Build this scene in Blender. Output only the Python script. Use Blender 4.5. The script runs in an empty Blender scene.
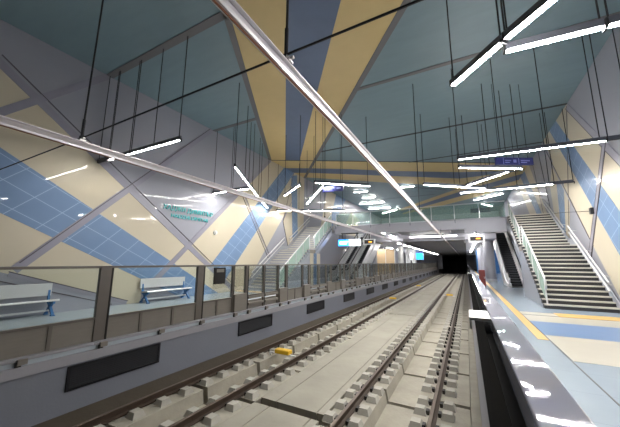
import bpy, bmesh, math, random
from mathutils import Vector, Matrix
random.seed(4)
SC = bpy.context.scene
COL = SC.collection
PI = math.pi

# ------------------------------------------------------------------ materials
def nd(nt, t, **kw):
    n = nt.nodes.new(t)
    for k, v in kw.items():
        setattr(n, k, v)
    return n

def lin(c):
    return tuple(((x / 255) / 12.92 if x / 255 <= 0.04045 else ((x / 255 + 0.055) / 1.055) ** 2.4) for x in c)

def mat(name, rgb, rough=0.5, metal=0.0, var=0.08, scale=3.0, bump=0.0, bscale=20.0, spec=0.5, stretch=(1, 1, 1), coat=0.0):
    m = bpy.data.materials.new(name); m.use_nodes = True
    nt = m.node_tree; b = nt.nodes['Principled BSDF']
    c = tuple(x * DIM.get(name.split('_')[0], 1.0) for x in lin(rgb))
    tc = nd(nt, 'ShaderNodeTexCoord')
    mp = nd(nt, 'ShaderNodeMapping'); mp.inputs['Scale'].default_value = stretch
    nt.links.new(tc.outputs['Object'], mp.inputs['Vector'])
    no = nd(nt, 'ShaderNodeTexNoise'); no.inputs['Scale'].default_value = scale; no.inputs['Detail'].default_value = 5
    nt.links.new(mp.outputs['Vector'], no.inputs['Vector'])
    mx = nd(nt, 'ShaderNodeMix', data_type='RGBA')
    mx.inputs['A'].default_value = tuple(x * (1 - var) for x in c) + (1,)
    mx.inputs['B'].default_value = tuple(min(1, x * (1 + var)) for x in c) + (1,)
    nt.links.new(no.outputs['Fac'], mx.inputs['Factor'])
    nt.links.new(mx.outputs['Result'], b.inputs['Base Color'])
    b.inputs['Roughness'].default_value = rough
    b.inputs['Metallic'].default_value = metal
    b.inputs['Specular IOR Level'].default_value = spec
    b.inputs['Coat Weight'].default_value = coat
    b.inputs['Coat Roughness'].default_value = 0.025
    if bump:
        n2 = nd(nt, 'ShaderNodeTexNoise'); n2.inputs['Scale'].default_value = bscale; n2.inputs['Detail'].default_value = 3
        nt.links.new(mp.outputs['Vector'], n2.inputs['Vector'])
        bp = nd(nt, 'ShaderNodeBump'); bp.inputs['Strength'].default_value = bump; bp.inputs['Distance'].default_value = 0.02
        nt.links.new(n2.outputs['Fac'], bp.inputs['Height']); nt.links.new(bp.outputs['Normal'], b.inputs['Normal'])
    return m

def add_lines(m, fams, rgb):
    """Joint lines drawn in object space: fams = [(direction normal, spacing, width)]."""
    nt = m.node_tree; b = nt.nodes['Principled BSDF']
    src = b.inputs['Base Color'].links[0].from_socket
    tc = nd(nt, 'ShaderNodeTexCoord'); tot = None
    for nrm, sp, w in fams:
        d = nd(nt, 'ShaderNodeVectorMath', operation='DOT_PRODUCT'); d.inputs[1].default_value = nrm
        nt.links.new(tc.outputs['Object'], d.inputs[0])
        pp = nd(nt, 'ShaderNodeMath', operation='PINGPONG'); pp.inputs[1].default_value = sp / 2
        nt.links.new(d.outputs['Value'], pp.inputs[0])
        lt = nd(nt, 'ShaderNodeMath', operation='LESS_THAN'); lt.inputs[1].default_value = w / 2
        nt.links.new(pp.outputs[0], lt.inputs[0])
        if tot is None: tot = lt.outputs[0]
        else:
            mxn = nd(nt, 'ShaderNodeMath', operation='MAXIMUM')
            nt.links.new(tot, mxn.inputs[0]); nt.links.new(lt.outputs[0], mxn.inputs[1]); tot = mxn.outputs[0]
    mx = nd(nt, 'ShaderNodeMix', data_type='RGBA'); mx.inputs['B'].default_value = lin(rgb) + (1,)
    nt.links.new(src, mx.inputs['A']); nt.links.new(tot, mx.inputs['Factor'])
    nt.links.new(mx.outputs['Result'], b.inputs['Base Color'])
    return m

def emit(name, rgb, strength):
    m = bpy.data.materials.new(name); m.use_nodes = True
    nt = m.node_tree; nt.nodes.clear()
    e = nd(nt, 'ShaderNodeEmission'); e.inputs[0].default_value = lin(rgb) + (1,); e.inputs[1].default_value = strength
    o = nd(nt, 'ShaderNodeOutputMaterial'); nt.links.new(e.outputs[0], o.inputs[0])
    return m

def glass(name, tint, refl=0.12, pale_mix=0.0):
    m = bpy.data.materials.new(name); m.use_nodes = True
    nt = m.node_tree; nt.nodes.clear()
    t = nd(nt, 'ShaderNodeBsdfTransparent'); t.inputs[0].default_value = lin(tint) + (1,)
    g = nd(nt, 'ShaderNodeBsdfGlossy'); g.inputs['Roughness'].default_value = 0.03
    fr = nd(nt, 'ShaderNodeFresnel'); fr.inputs[0].default_value = 1.45
    mul = nd(nt, 'ShaderNodeMath', operation='MULTIPLY'); mul.inputs[1].default_value = refl / 0.12
    nt.links.new(fr.outputs[0], mul.inputs[0])
    mx = nd(nt, 'ShaderNodeMixShader')
    nt.links.new(mul.outputs[0], mx.inputs[0]); nt.links.new(t.outputs[0], mx.inputs[1]); nt.links.new(g.outputs[0], mx.inputs[2])
    last = mx.outputs[0]
    if pale_mix:
        df = nd(nt, 'ShaderNodeBsdfDiffuse'); df.inputs[0].default_value = lin((205, 228, 218)) + (1,)  # pale diffuse tone mixed in, so the glass looks whiter
        m2 = nd(nt, 'ShaderNodeMixShader'); m2.inputs[0].default_value = pale_mix
        nt.links.new(last, m2.inputs[1]); nt.links.new(df.outputs[0], m2.inputs[2]); last = m2.outputs[0]
    o = nd(nt, 'ShaderNodeOutputMaterial'); nt.links.new(last, o.inputs[0])
    return m

DIM = dict(wall=.80, floor=.80, concrete=.82, platform=.85, edge=.85, tactile=.85, back=.85)
S2 = 2 ** -0.5
M = dict(
    ceil=mat('ceiling_teal', (114, 136, 144), 0.42, 0, 0.10, 1.6, stretch=(0.6, 2.5, 1)),
    ceil_cream=mat('ceiling_cream', (204, 180, 126), 0.5, 0, 0.06, 2.0),
    ceil_blue=mat('ceiling_blue', (92, 108, 136), 0.5, 0, 0.10, 2.5),
    seam=mat('seam_dark', (62, 62, 66), 0.6),
    seam_grey=mat('seam_grey', (104, 102, 104), 0.5),
    wall=mat('wall_grey_panel', (172, 173, 184), 0.4, 0, 0.03, 1.5, spec=0.2, coat=0.35),
    wall_cream=mat('wall_cream_panel', (220, 209, 186), 0.4, 0, 0.03, 1.5, spec=0.2, coat=0.35),
    wall_blue=add_lines(mat('wall_blue_tile', (130, 157, 194), 0.4, 0, 0.10, 1.2, spec=0.2, coat=0.35),
                        [((0, -S2, S2), 0.82, 0.022), ((0, 0.45, 0.893), 0.62, 0.022)], (156, 178, 208)),
    strip=mat('wall_strip', (160, 158, 172), 0.3),
    line=mat('wall_line', (96, 90, 98), 0.4),
    white=mat('white_paint', (216, 216, 216), 0.4),
    lav=mat('platform_face', (136, 139, 151), 0.55, 0, 0.05, 2, bump=0.15),
    lip=mat('edge_concrete', (168, 167, 174), 0.5, 0, 0.06, 3, bump=0.1),
    floor_l=add_lines(mat('floor_pale_blue', (196, 206, 214), 0.22, 0, 0.04, 2), [((1, 0, 0), 0.9, 0.006), ((0, 1, 0), 0.9, 0.006)], (160, 176, 186)),
    floor_r=add_lines(mat('floor_blue_grey', (150, 164, 178), 0.25, 0, 0.05, 2), [((1, 0, 0), 1.5, 0.008), ((0, 1, 0), 0.9, 0.004)], (110, 122, 136)),
    floor_blue=mat('floor_blue', (108, 140, 184), 0.3, 0, 0.06, 3),
    floor_cream=mat('floor_cream', (196, 190, 176), 0.3, 0, 0.05, 3),
    tactile=mat('tactile_yellow', (206, 168, 96), 0.5, 0, 0.06, 9),
    conc=mat('concrete_light', (178, 172, 158), 0.85, 0, 0.28, 2.4, bump=0.3, bscale=14),
    conc2=mat('concrete_slab', (170, 165, 152), 0.85, 0, 0.24, 1.3, bump=0.3, bscale=9),
    block=mat('concrete_block', (190, 186, 176), 0.8, 0, 0.10, 6, bump=0.2),
    bed=mat('track_bed_dark', (82, 73, 62), 0.9, 0, 0.2, 3, bump=0.3),
    rust=mat('rail_rust', (66, 52, 42), 0.7, 0.2, 0.25, 8),
    railtop=mat('rail_head', (104, 90, 80), 0.35, 0.8, 0.15, 6),
    clip=mat('clip_dark', (40, 36, 34), 0.6),
    alu=mat('aluminium', (222, 217, 219), 0.34, 0.4, 0.05, 4),
    copper=mat('contact_wire', (150, 104, 84), 0.35, 0.9),
    cable=mat('cable_black', (26, 26, 30), 0.6),
    housing=mat('lamp_housing', (92, 94, 104), 0.45, 0.3),
    dark=mat('dark_metal', (36, 36, 40), 0.5),
    post=mat('post_bronze', (116, 110, 104), 0.38, 0.35, 0.08, 5),
    postdark=mat('post_dark', (52, 50, 50), 0.4, 0.6),
    kick=mat('kick_steel', (132, 126, 119), 0.42, 0.15, 0.10, 3, stretch=(1, 1, 8)),
    steel=mat('brushed_steel', (216, 216, 218), 0.3, 0.35, 0.05, 4, stretch=(1, 1, 12)),
    cap=mat('polished_steel', (172, 173, 186), 0.03, 0.1, 0.04, 3, bump=0.003, bscale=1.6),
    blackface=mat('black_panel', (10, 10, 11), 0.9, spec=0.05),
    bench_blue=mat('bench_blue', (58, 112, 168), 0.4),
    step=mat('step_stone', (150, 142, 134), 0.55, 0, 0.08, 4),
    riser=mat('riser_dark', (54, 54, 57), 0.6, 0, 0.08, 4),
    nosing=mat('step_nosing', (206, 202, 192), 0.5),
    stair_side=mat('stair_side', (160, 164, 174), 0.35, 0, 0.05, 3),
    gallery=mat('gallery_fascia', (164, 164, 174), 0.5, 0, 0.05, 2),
    soffit=mat('soffit_grey', (120, 120, 126), 0.6, 0, 0.06, 2),
    tunnel=mat('tunnel_dark', (128, 128, 130), 0.9, 0, 0.2, 2),
    tan=mat('tan_panel', (190, 164, 130), 0.5, 0, 0.06, 3),
    signblue=mat('sign_blue', (30, 34, 92), 0.35),
    signmark=mat('sign_marking', (120, 126, 176), 0.5),
    letters=mat('teal_letters', (84, 188, 192), 0.4),
    yellow=mat('balise_yellow', (232, 186, 40), 0.5),
    red=mat('red_paint', (126, 48, 44), 0.5),
    escal=mat('escalator_dark', (44, 46, 50), 0.5, 0.3),
    ventblack=mat('vent_black', (28, 28, 34), 0.5, 0.3),
    backwall=mat('back_wall', (206, 212, 218), 0.3),
    lamp=emit('lamp_white', (255, 252, 247), 96.0),
    lampdim=emit('lamp_white_soft', (255, 252, 247), 46.0),
    lamp2=emit('lamp_far', (255, 252, 247), 55.0),
    lamplow=emit('lamp_low_ceiling', (255, 252, 247), 28.0),
    lampstrip=emit('lamp_strip', (255, 252, 247), 10.0),
    signlit=emit('sign_lit_white', (240, 248, 255), 2.2),
    signlitblue=emit('sign_lit_blue', (40, 130, 250), 1.6),
    amber=emit('display_amber', (240, 160, 60), 1.2),
    glass=glass('barrier_glass', (246, 250, 249), 0.06),
    rglass3=glass('railing_glass_clear', (226, 238, 234), 0.12, 0.14),
    rglass2=glass('railing_glass_pale', (214, 234, 226), 0.12, 0.65),  # left stair: same railing glass, its brighter light put into the colour
    rglass=glass('railing_glass', (206, 230, 220), 0.12, 0.45),
)

# ------------------------------------------------------------------ mesh helpers
class MB:
    def __init__(s): s.v = []; s.f = []; s.mi = []; s.mats = []
    def _m(s, m):
        if m not in s.mats: s.mats.append(m)
        return s.mats.index(m)
    def add(s, vs, fs, m):
        o = len(s.v); s.v += [tuple(v) for v in vs]; k = s._m(m)
        for f in fs: s.f.append(tuple(i + o for i in f)); s.mi.append(k)
        return s
    def box(s, a, b, m):
        (x0, y0, z0), (x1, y1, z1) = a, b
        x0, x1 = sorted((x0, x1)); y0, y1 = sorted((y0, y1)); z0, z1 = sorted((z0, z1))
        vs = [(x, y, z) for z in (z0, z1) for y in (y0, y1) for x in (x0, x1)]
        return s.add(vs, [(0, 2, 3, 1), (4, 5, 7, 6), (0, 1, 5, 4), (2, 6, 7, 3), (0, 4, 6, 2), (1, 3, 7, 5)], m)
    def bar(s, p, q, w, h, m, up=(0, 0, 1)):
        """rectangular bar from p to q, width w (sideways) and height h (up)."""
        p, q = Vector(p), Vector(q); d = (q - p).normalized(); u = Vector(up)
        if abs(d.dot(u)) > 0.999: u = Vector((0, 1, 0))
        r = d.cross(u).normalized(); u = r.cross(d).normalized()
        vs = []
        for c in (p, q):
            for a, b in ((-1, -1), (1, -1), (1, 1), (-1, 1)):
                vs.append(c + r * (a * w / 2) + u * (b * h / 2))
        return s.add(vs, [(0, 1, 2, 3), (7, 6, 5, 4), (0, 4, 5, 1), (1, 5, 6, 2), (2, 6, 7, 3), (3, 7, 4, 0)], m)
    def tube(s, pts, r, m, n=8):
        pts = [Vector(p) for p in pts]; rings = []
        for i, p in enumerate(pts):
            d = (pts[min(i + 1, len(pts) - 1)] - pts[max(i - 1, 0)]).normalized()
            u = Vector((0, 0, 1)) if abs(d.z) < 0.95 else Vector((0, 1, 0))
            a = d.cross(u).normalized(); b = a.cross(d)
            rings.append([p + a * r * math.cos(2 * PI * k / n) + b * r * math.sin(2 * PI * k / n) for k in range(n)])
        vs = [v for rg in rings for v in rg]; fs = []
        for i in range(len(pts) - 1):
            for k in range(n):
                fs.append((i * n + k, i * n + (k + 1) % n, (i + 1) * n + (k + 1) % n, (i + 1) * n + k))
        fs.append(tuple(range(n))[::-1]); fs.append(tuple((len(pts) - 1) * n + k for k in range(n)))
        return s.add(vs, fs, m)
    def prism(s, prof, axis, a, b, m):
        """2D profile extruded along axis from a to b; the profile holds the two other coordinates in xyz order."""
        def P(u, w, t):
            return {'x': (t, u, w), 'y': (u, t, w), 'z': (u, w, t)}[axis]
        n = len(prof)
        vs = [P(u, w, a) for u, w in prof] + [P(u, w, b) for u, w in prof]
        fs = [(i, (i + 1) % n, n + (i + 1) % n, n + i) for i in range(n)] + [tuple(range(n))[::-1], tuple(range(n, 2 * n))]
        return s.add(vs, fs, m)

def obj(name, mb, parent=None, bevel=0.0, smooth=False):
    me = bpy.data.meshes.new(name)
    off = Vector(BASE[parent.name]) if parent else Vector((0, 0, 0))
    me.from_pydata([tuple(Vector(v) - off) for v in mb.v], [], mb.f)
    for m in mb.mats: me.materials.append(m)
    me.polygons.foreach_set('material_index', mb.mi)
    bm = bmesh.new(); bm.from_mesh(me); bmesh.ops.recalc_face_normals(bm, faces=bm.faces); bm.to_mesh(me); bm.free()
    if smooth: me.polygons.foreach_set('use_smooth', [True] * len(me.polygons))
    o = bpy.data.objects.new(name, me); COL.objects.link(o)
    BASE[o.name] = tuple(off)
    if parent: o.parent = parent
    if bevel:
        md = o.modifiers.new('bevel', 'BEVEL'); md.width = bevel; md.segments = 2; md.limit_method = 'ANGLE'
    return o
BASE = {}

def tag(o, label, cat, group=None):
    o['label'] = label; o['category'] = cat; o['kind'] = 'thing'
    if group: o['group'] = group
    return o
def thing(name, base, label, cat, group=None):
    o = bpy.data.objects.new(name, None); COL.objects.link(o); o.location = base
    o.empty_display_size = 0.1
    BASE[o.name] = tuple(base)
    return tag(o, label, cat, group)
def solo(name, mb, label, cat, group=None, **kw):
    """a thing that is one mesh, its origin at the middle of its base"""
    xs, ys, zs = zip(*mb.v)
    b = Vector(((min(xs) + max(xs)) / 2, (min(ys) + max(ys)) / 2, min(zs)))
    mb.v = [tuple(Vector(v) - b) for v in mb.v]
    o = obj(name, mb, **kw); o.location = b
    return tag(o, label, cat, group)
def struct(name, mb, **kw):
    o = obj(name, mb, **kw); o['kind'] = 'structure'; return o
_T = 'first second third fourth fifth sixth seventh eighth ninth tenth eleventh twelfth thirteenth fourteenth fifteenth sixteenth seventeenth eighteenth nineteenth'.split()
def nth(i):
    if i < 19: return _T[i]
    tens = {2: 'twent', 3: 'thirt', 4: 'fort', 5: 'fift', 6: 'sixt', 7: 'sevent', 8: 'eight'}; n = i + 1
    if n % 10 == 0: return tens[n // 10] + 'ieth'
    return tens[n // 10] + 'y-' + _T[n % 10 - 1]

# ------------------------------------------------------------------ the shell
XL, XR, H = -12.05, 4.65, 9.0
YN, YF, YB = -30.0, 85.0, 48.0        # near end, end of the platforms, back wall of the upper hall

def ext_poly(mb, pts, plane, at, out, m):
    """thin panel lying on a wall or the ceiling, standing out by `out`"""
    if plane == 'x': mb.prism(pts, 'x', at, at + out, m)
    else: mb.prism(pts, 'z', at, at + out, m)
def strip2(p, q, w):
    dx, dy = q[0] - p[0], q[1] - p[1]; L = math.hypot(dx, dy); nx, ny = -dy / L * w / 2, dx / L * w / 2
    return [(p[0] + nx, p[1] + ny), (q[0] + nx, q[1] + ny), (q[0] - nx, q[1] - ny), (p[0] - nx, p[1] - ny)]

# ceiling
mb = MB(); mb.box((XL - 0.3, YN, H), (XR + 0.3, YB + 0.3, H + 0.3), M['ceil'])
def eL(y): return -5.54 + (4.95 - y) * 0.582
def bL(y): return -3.94 + (5.80 - y) * 0.658
def bR(y): return -2.59 + (6.52 - y) * 0.716
def eR(y): return -0.90 + (7.42 - y) * 0.800
def clipx(x): return min(x, XR)
ycr = 7.42 - (XR + 0.9) / 0.8        # where the right edge meets the right wall
ext_poly(mb, [(eL(-2.5), -2.5), (XL + .01, 16.15), (-9.07, 17.8), (-9.07, 17.64), (XR, ycr), (XR, -2.5)], 'z', H, -0.008, M['ceil_cream'])
ybr = 6.52 - (XR + 2.59) / 0.716
ext_poly(mb, [(bL(-2.5), -2.5), (-11.07, 16.67), (-10.17, 17.18), (bR(-2.5), -2.5)], 'z', H, -0.014, M['ceil_blue'])
ext_poly(mb, [(XL, 16.12), (4.6, 25.5), (XR, 27.4), (-0.28, 31.6), (-2.99, 28.26), (-5.71, 26.23), (XL, 20.9)], 'z', H, -0.008, M['ceil_cream'])
ext_poly(mb, [(XL, 18.15), (-10.33, 19.09), (-7.6, 20.73), (-4.89, 22.65), (0.09, 25.6), (XR, 27.4), (0.05, 27.6), (-5.22, 24.0), (-10.88, 20.11), (XL, 19.5)], 'z', H, -0.014, M['ceil_blue'])
ext_poly(mb, [(-7.56, 40.3), (-0.28, 31.6), (XR, 27.3), (XR, 32.3), (1.88, 36.18), (-2.49, 40.43), (-8.0, 45.0)], 'z', H, -0.008, M['ceil_cream'])
ext_poly(mb, [(-8.04, 42.4), (-0.13, 33.0), (XR, 28.4), (XR, 30.4), (0.0, 35.2), (-4.76, 40.2), (-8.04, 44.0)], 'z', H, -0.014, M['ceil_blue'])
for p, q, w, m in [((eL(-2.5), -2.5), (XL, 16.15), 0.22, 'seam_grey'), ((XR, ycr), (XL, 21.25), 0.22, 'seam_grey'),
                   ((XL, 5.33), (eL(5.33), 5.33), 0.26, 'seam_grey'), ((XL, 10.8), (eL(10.8), 10.8), 0.2, 'seam_grey'),
                   ((eR(10.8), 10.8), (XR, 10.8), 0.18, 'seam_grey'), ((eR(5.33), 5.33), (XR, 5.33), 0.18, 'seam_grey'), ((eR(16.4), 16.4), (XR, 16.4), 0.13, 'seam'),
                   ((XL, 16.12), (4.0, 25.2), 0.1, 'seam'), ((-3.2, 21.25), (XR, 21.25), 0.11, 'seam'),
                   ((-9.0, 33.0), (-2.5, 33.0), 0.08, 'seam_grey'), ((-5.7, 27.3), (-1.2, 31.5), 0.06, 'seam')]:
    ext_poly(mb, strip2(p, q, w), 'z', H, -0.022, M[m])
struct('ceiling', mb)

# left wall: coordinates are (Y, Z)
mb = MB(); mb.box((XL - 0.3, YN, -1.6), (XL, YF, H + 0.3), M['wall'])
W = lambda pts, out, m: ext_poly(mb, pts, 'x', XL, out, M[m])
W([(-30, 9), (0.41, 9), (13.1, 0), (11.8, 0), (2.74, 5.03), (-30, 9)][:-1], 0.006, 'wall_cream')
W([(-5, 9), (-4.4, 9), (2.74, 5.03), (11.8, 0), (9.46, 0), (2.99, 3.08), (-5, 6.88)], 0.012, 'wall_blue')
W([(-5, 6.88), (2.99, 3.08), (7.54, 0.91), (7.5, 0), (7.0, 0), (3.4, 1.29), (-5, 4.3)], 0.006, 'wall_cream')
W([(9.7, 2.4), (11.08, 1.44), (18.0, 9), (16.2, 9)], 0.006, 'wall_cream')
W([(11.08, 1.44), (12.24, 0.62), (19.5, 9), (18.0, 9)], 0.012, 'wall_blue')
W([(12.24, 0.62), (13.1, 0), (13.83, 0), (21.25, 9), (19.5, 9)], 0.006, 'wall_cream')
W([(18.0, 4.7), (18.9, 2.5), (21.1, 2.5), (21.24, 9), (19.6, 7.0)], 0.008, 'wall_cream')
W([(19.05, 8.6), (19.45, 2.5), (20.25, 2.5), (19.95, 8.9)], 0.014, 'wall_blue')
W([(25.96, 9), (24.3, 4.6), (26.4, 5.2), (28.3, 9)], 0.006, 'wall_cream')
W([(28.3, 9), (26.4, 5.2), (27.3, 5.4), (31.2, 9)], 0.012, 'wall_blue')
W([(29.5, 4.6), (34, 4.6), (36, 7.2), (33, 7.8)], 0.006, 'wall_cream')
for p, q, w, m, o in [((0.6, 8.9), (13.0, 0.06), 0.26, 'strip', .02), ((2.4, 7.9), (13.2, 0.2), 0.03, 'line', .024),
                      ((1.2, 4.6), (5.3, 8.99), 0.24, 'strip', .022), ((3.5, 1.4), (10.65, 9.0), 0.26, 'strip', .022),
                      ((7.8, 0.6), (16.15, 8.98), 0.24, 'strip', .022), ((3.6, 1.62), (10.5, 8.98), 0.03, 'line', .026),
                      ((13.3, 5.85), (17.7, 0.05), 0.05, 'line', .02), ((13.5, 5.85), (17.9, 0.05), 0.05, 'strip', .02), ((13.6, 5.85), (18.0, 0.05), 0.03, 'line', .02),
                      ((3.4, 1.29), (6.95, 0.06), 0.14, 'strip', .02), ((3.4, 1.36), (7.0, 0.12), 0.03, 'line', .024), ((2.6, 1.3), (6.4, 0.06), 0.03, 'line', .02),
                      ((18.0, 4.7), (18.9, 2.5), 0.05, 'line', .02), ((18.0, 4.7), (19.4, 8.9), 0.04, 'line', .02)]:
    W(strip2(p, q, w), o, m)
struct('wall_left', mb)

# right wall
mb = MB(); mb.box((XR, YN, -1.6), (XR + 0.3, YF, H + 0.3), M['wall'])
R_ = lambda pts, out, m: ext_poly(mb, pts, 'x', XR, -out, M[m])
R_([(12.1, 0), (19.6, 9), (21.0, 9), (18.55, 5.6), (17.8, 4.5), (13.8, 0)], 0.006, 'wall_cream')
R_([(10.1, 0), (12.1, 0), (19.55, 9), (18.25, 9)], 0.012, 'wall_blue')
R_([(7.6, 0), (10.1, 0), (18.25, 9), (16.45, 9)], 0.006, 'wall_cream')
R_([(20.95, 6.2), (20.87, 2.5), (19.03, 2.5), (17.6, 5.4), (18.6, 8.4)], 0.008, 'wall_cream')
R_([(19.62, 6.0), (20.12, 2.5), (19.5, 2.5), (18.47, 5.7)], 0.014, 'wall_blue')
R_([(29.5, 9), (24.6, 4.6), (26.6, 4.6), (31.5, 9)], 0.006, 'wall_cream')
R_([(27.6, 9), (23.4, 4.6), (24.6, 4.6), (29.5, 9)], 0.012, 'wall_blue')
R_([(25.8, 9), (22.3, 4.6), (23.4, 4.6), (27.6, 9)], 0.006, 'wall_cream')
for p, q, w, m, o in [((16.4, 8.85), (7.7, 0.05), 0.3, 'strip', .02), ((16.62, 8.85), (7.9, 0.05), 0.04, 'line', .022), ((13.45, 5.9), (16.9, 1.4), 0.22, 'strip', .026),
                      ((13.3, 5.9), (16.75, 1.4), 0.05, 'line', .028), ((13.6, 5.9), (17.05, 1.4), 0.05, 'line', .028),
                      ((21.04, 8.4), (16.0, 2.4), 0.1, 'strip', .02), ((20.9, 8.4), (15.9, 2.4), 0.04, 'line', .022),
                      ((16.44, 8.9), (19.03, 2.5), 0.05, 'line', .02), ((22.6, 8.9), (20.9, 2.5), 0.05, 'line', .02), ((24.6, 8.9), (23.2, 4.6), 0.04, 'line', .02),
                      ((10.8, 8.95), (6.0, 4.0), 0.2, 'strip', .02)]:
    R_(strip2(p, q, w), o, m)
struct('wall_right', mb)

# ends of the hall
mb = MB(); mb.box((XL - 0.3, YB, 3.7), (XR + 0.3, YB + 0.3, H), M['backwall'])
for i in range(9):
    x = XL + 0.4 + i * 1.85
    mb.box((x, YB - 0.05, 4.9), (x + 1.5, YB, 7.2), M['white'])
struct('wall_back', mb)
mb = MB(); mb.box((XL - 0.3, YN - 0.3, -1.6), (XR + 0.3, YN, H + 0.3), M['wall']); struct('wall_front', mb)
mb = MB()
mb.box((XL, YF, 0), (-5.6, YF + 0.3, 3.7), M['soffit']); mb.box((0.1, YF, 0), (XR, YF + 0.3, 3.7), M['soffit'])
struct('wall_platform_end', mb)
mb = MB()
mb.box((-7.0, YF, -1.6), (-6.7, 125, 4.0), M['tunnel']); mb.box((0.1, YF + 0.3, -1.6), (0.4, 125, 4.0), M['tunnel'])
mb.box((-7.0, YF, 3.7), (0.4, 125, 4.0), M['tunnel']); mb.box((-7.0, 125, -1.6), (0.4, 125.3, 4.0), M['tunnel'])
mb.box((-6.7, YF, -1.6), (0.1, 125, -1.3), M['tunnel'])
struct('wall_tunnel', mb)

# platform floors
mb = MB(); mb.box((XL, YN, -0.3), (-6.82, YF, 0), M['floor_l'])
mb.prism([(-8.3, YN), (-8.1, YN), (-8.1, YF), (-8.3, YF)], 'z', 0, 0.004, M['tactile'])
mb.prism([(-12.0, 13.0), (-9.6, 13.0), (-9.6, 13.6), (-12.0, 13.6)], 'z', 0, 0.004, M['tactile'])
struct('floor_left', mb)
mb = MB(); mb.box((0.13, YN, -0.3), (XR, YF, 0), M['floor_r'])
F = lambda x0, x1, y0, y1, m, z=0.003: mb.prism([(x0, y0), (x1, y0), (x1, y1), (x0, y1)], 'z', 0, z, M[m])
F(1.53, XR, 9.07, 11.0, 'floor_blue'); F(1.53, XR, 6.95, 9.07, 'floor_cream'); F(1.53, XR, 11.0, 12.2, 'floor_cream')
F(1.3, 1.5, 8.5, YF, 'tactile', 0.006); F(2.5, XR, 12.25, 13.05, 'tactile', 0.006); F(1.53, 2.5, 12.3, 12.9, 'floor_cream')
F(1.53, XR, 2.0, 2.03, 'seam'); F(1.5, 1.52, YN, YF, 'seam')
struct('floor_right', mb)
mb = MB(); mb.box((-7.05, YN, -1.6), (-6.8, YF, -0.25), M['lav']); mb.box((-7.05, YN, -0.25), (-6.75, YF, -0.08), M['lip'])
mb.box((-7.05, YN, -0.08), (-6.84, YF, 0.0), M['lav'])
struct('wall_track_side', mb)
mb = MB(); mb.box((0.13, YN, -1.6), (0.3, YF, -0.3), M['lav']); mb.box((0.02, YN, -0.16), (0.14, YF, 0.0), M['lip'])
struct('wall_track_side_right', mb)
mb = MB(); mb.box((-7.05, YN, -1.8), (0.3, YF, -1.6), M['bed'])
mb.box((-6.8, YN, -1.6), (-6.16, YF, -1.12), M['bed'])
mb.box((-0.14, YN, -1.6), (0.13, YF, -1.26), M['conc'])
mb.box((-6.15, YN, -1.6), (-4.20, 1.33, -1.25), M['conc']); mb.box((-2.60, YN, -1.6), (-0.15, 3.3, -1.25), M['conc'])
struct('floor_track_bed', mb)

# ------------------------------------------------------------------ tracks
RA, RB, RC, RD = -6.07, -4.65, -2.25, -0.78
RT = -1.08
def rail_prof(x):
    p = [(-.07, -.15), (.07, -.15), (.07, -.135), (.012, -.11), (.012, -.045), (.036, -.03), (.036, -.004), (.03, 0), (-.03, 0), (-.036, -.004), (-.036, -.03), (-.012, -.045), (-.012, -.11), (-.07, -.135)]
    return [(x + a, RT + b) for a, b in p]
for x, lab in ((RA, 'outer steel rail of the left track, next to the left platform face'), (RB, 'inner steel rail of the left track, beside the middle concrete walkway'),
               (RC, 'inner steel rail of the right track, beside the middle concrete walkway'), (RD, 'outer steel rail of the right track, nearest the right platform')):
    m_ = MB(); m_.prism(rail_prof(x), 'y', YN, 112.0, M['rust'])
    m_.prism([(x - .03, RT), (x + .03, RT), (x + .028, RT + .003), (x - .028, RT + .003)], 'y', YN, 112.0, M['railtop'])
    solo('track_rail', m_, lab, 'rail', 'rails of the two tracks')

# one fastening block: a sloped concrete lump with a dark clip on the rail side
def block_mesh(sgn):
    b = MB()
    w, l, h = 0.122, 0.13, 0.108
    vs = [(-w, -l, 0), (w, -l, 0), (w, l, 0), (-w, l, 0), (-w * .68, -l * .66, h), (w * .68, -l * .66, h), (w * .68, l * .66, h), (-w * .68, l * .66, h)]
    b.add(vs, [(3, 2, 1, 0), (4, 5, 6, 7), (0, 1, 5, 4), (1, 2, 6, 5), (2, 3, 7, 6), (3, 0, 4, 7)], M['block'])
    b.box((sgn * .11, -.06, 0.0), (sgn * .17, .06, .075), M['clip'])
    return b
BLK = {}
for sgn in (1, -1):
    b = block_mesh(sgn); me = bpy.data.meshes.new('fastening_block'); me.from_pydata(b.v, [], b.f)
    for m_ in b.mats: me.materials.append(m_)
    me.polygons.foreach_set('material_index', b.mi); BLK[sgn] = me
ST = -1.25
def slab_profile(side):
    if side == 'left':    # X of the cross-section with the trough between the rails
        return [(-6.15, -1.6), (-4.20, -1.6), (-4.20, ST), (-4.96, ST), (-5.0, -1.55), (-5.58, -1.55), (-5.62, ST), (-6.15, ST)]
    return [(-2.60, -1.6), (-0.15, -1.6), (-0.15, ST), (-1.14, ST), (-1.18, -1.5), (-1.84, -1.5), (-1.88, ST), (-2.60, ST)]
PITCH = 0.568
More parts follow.
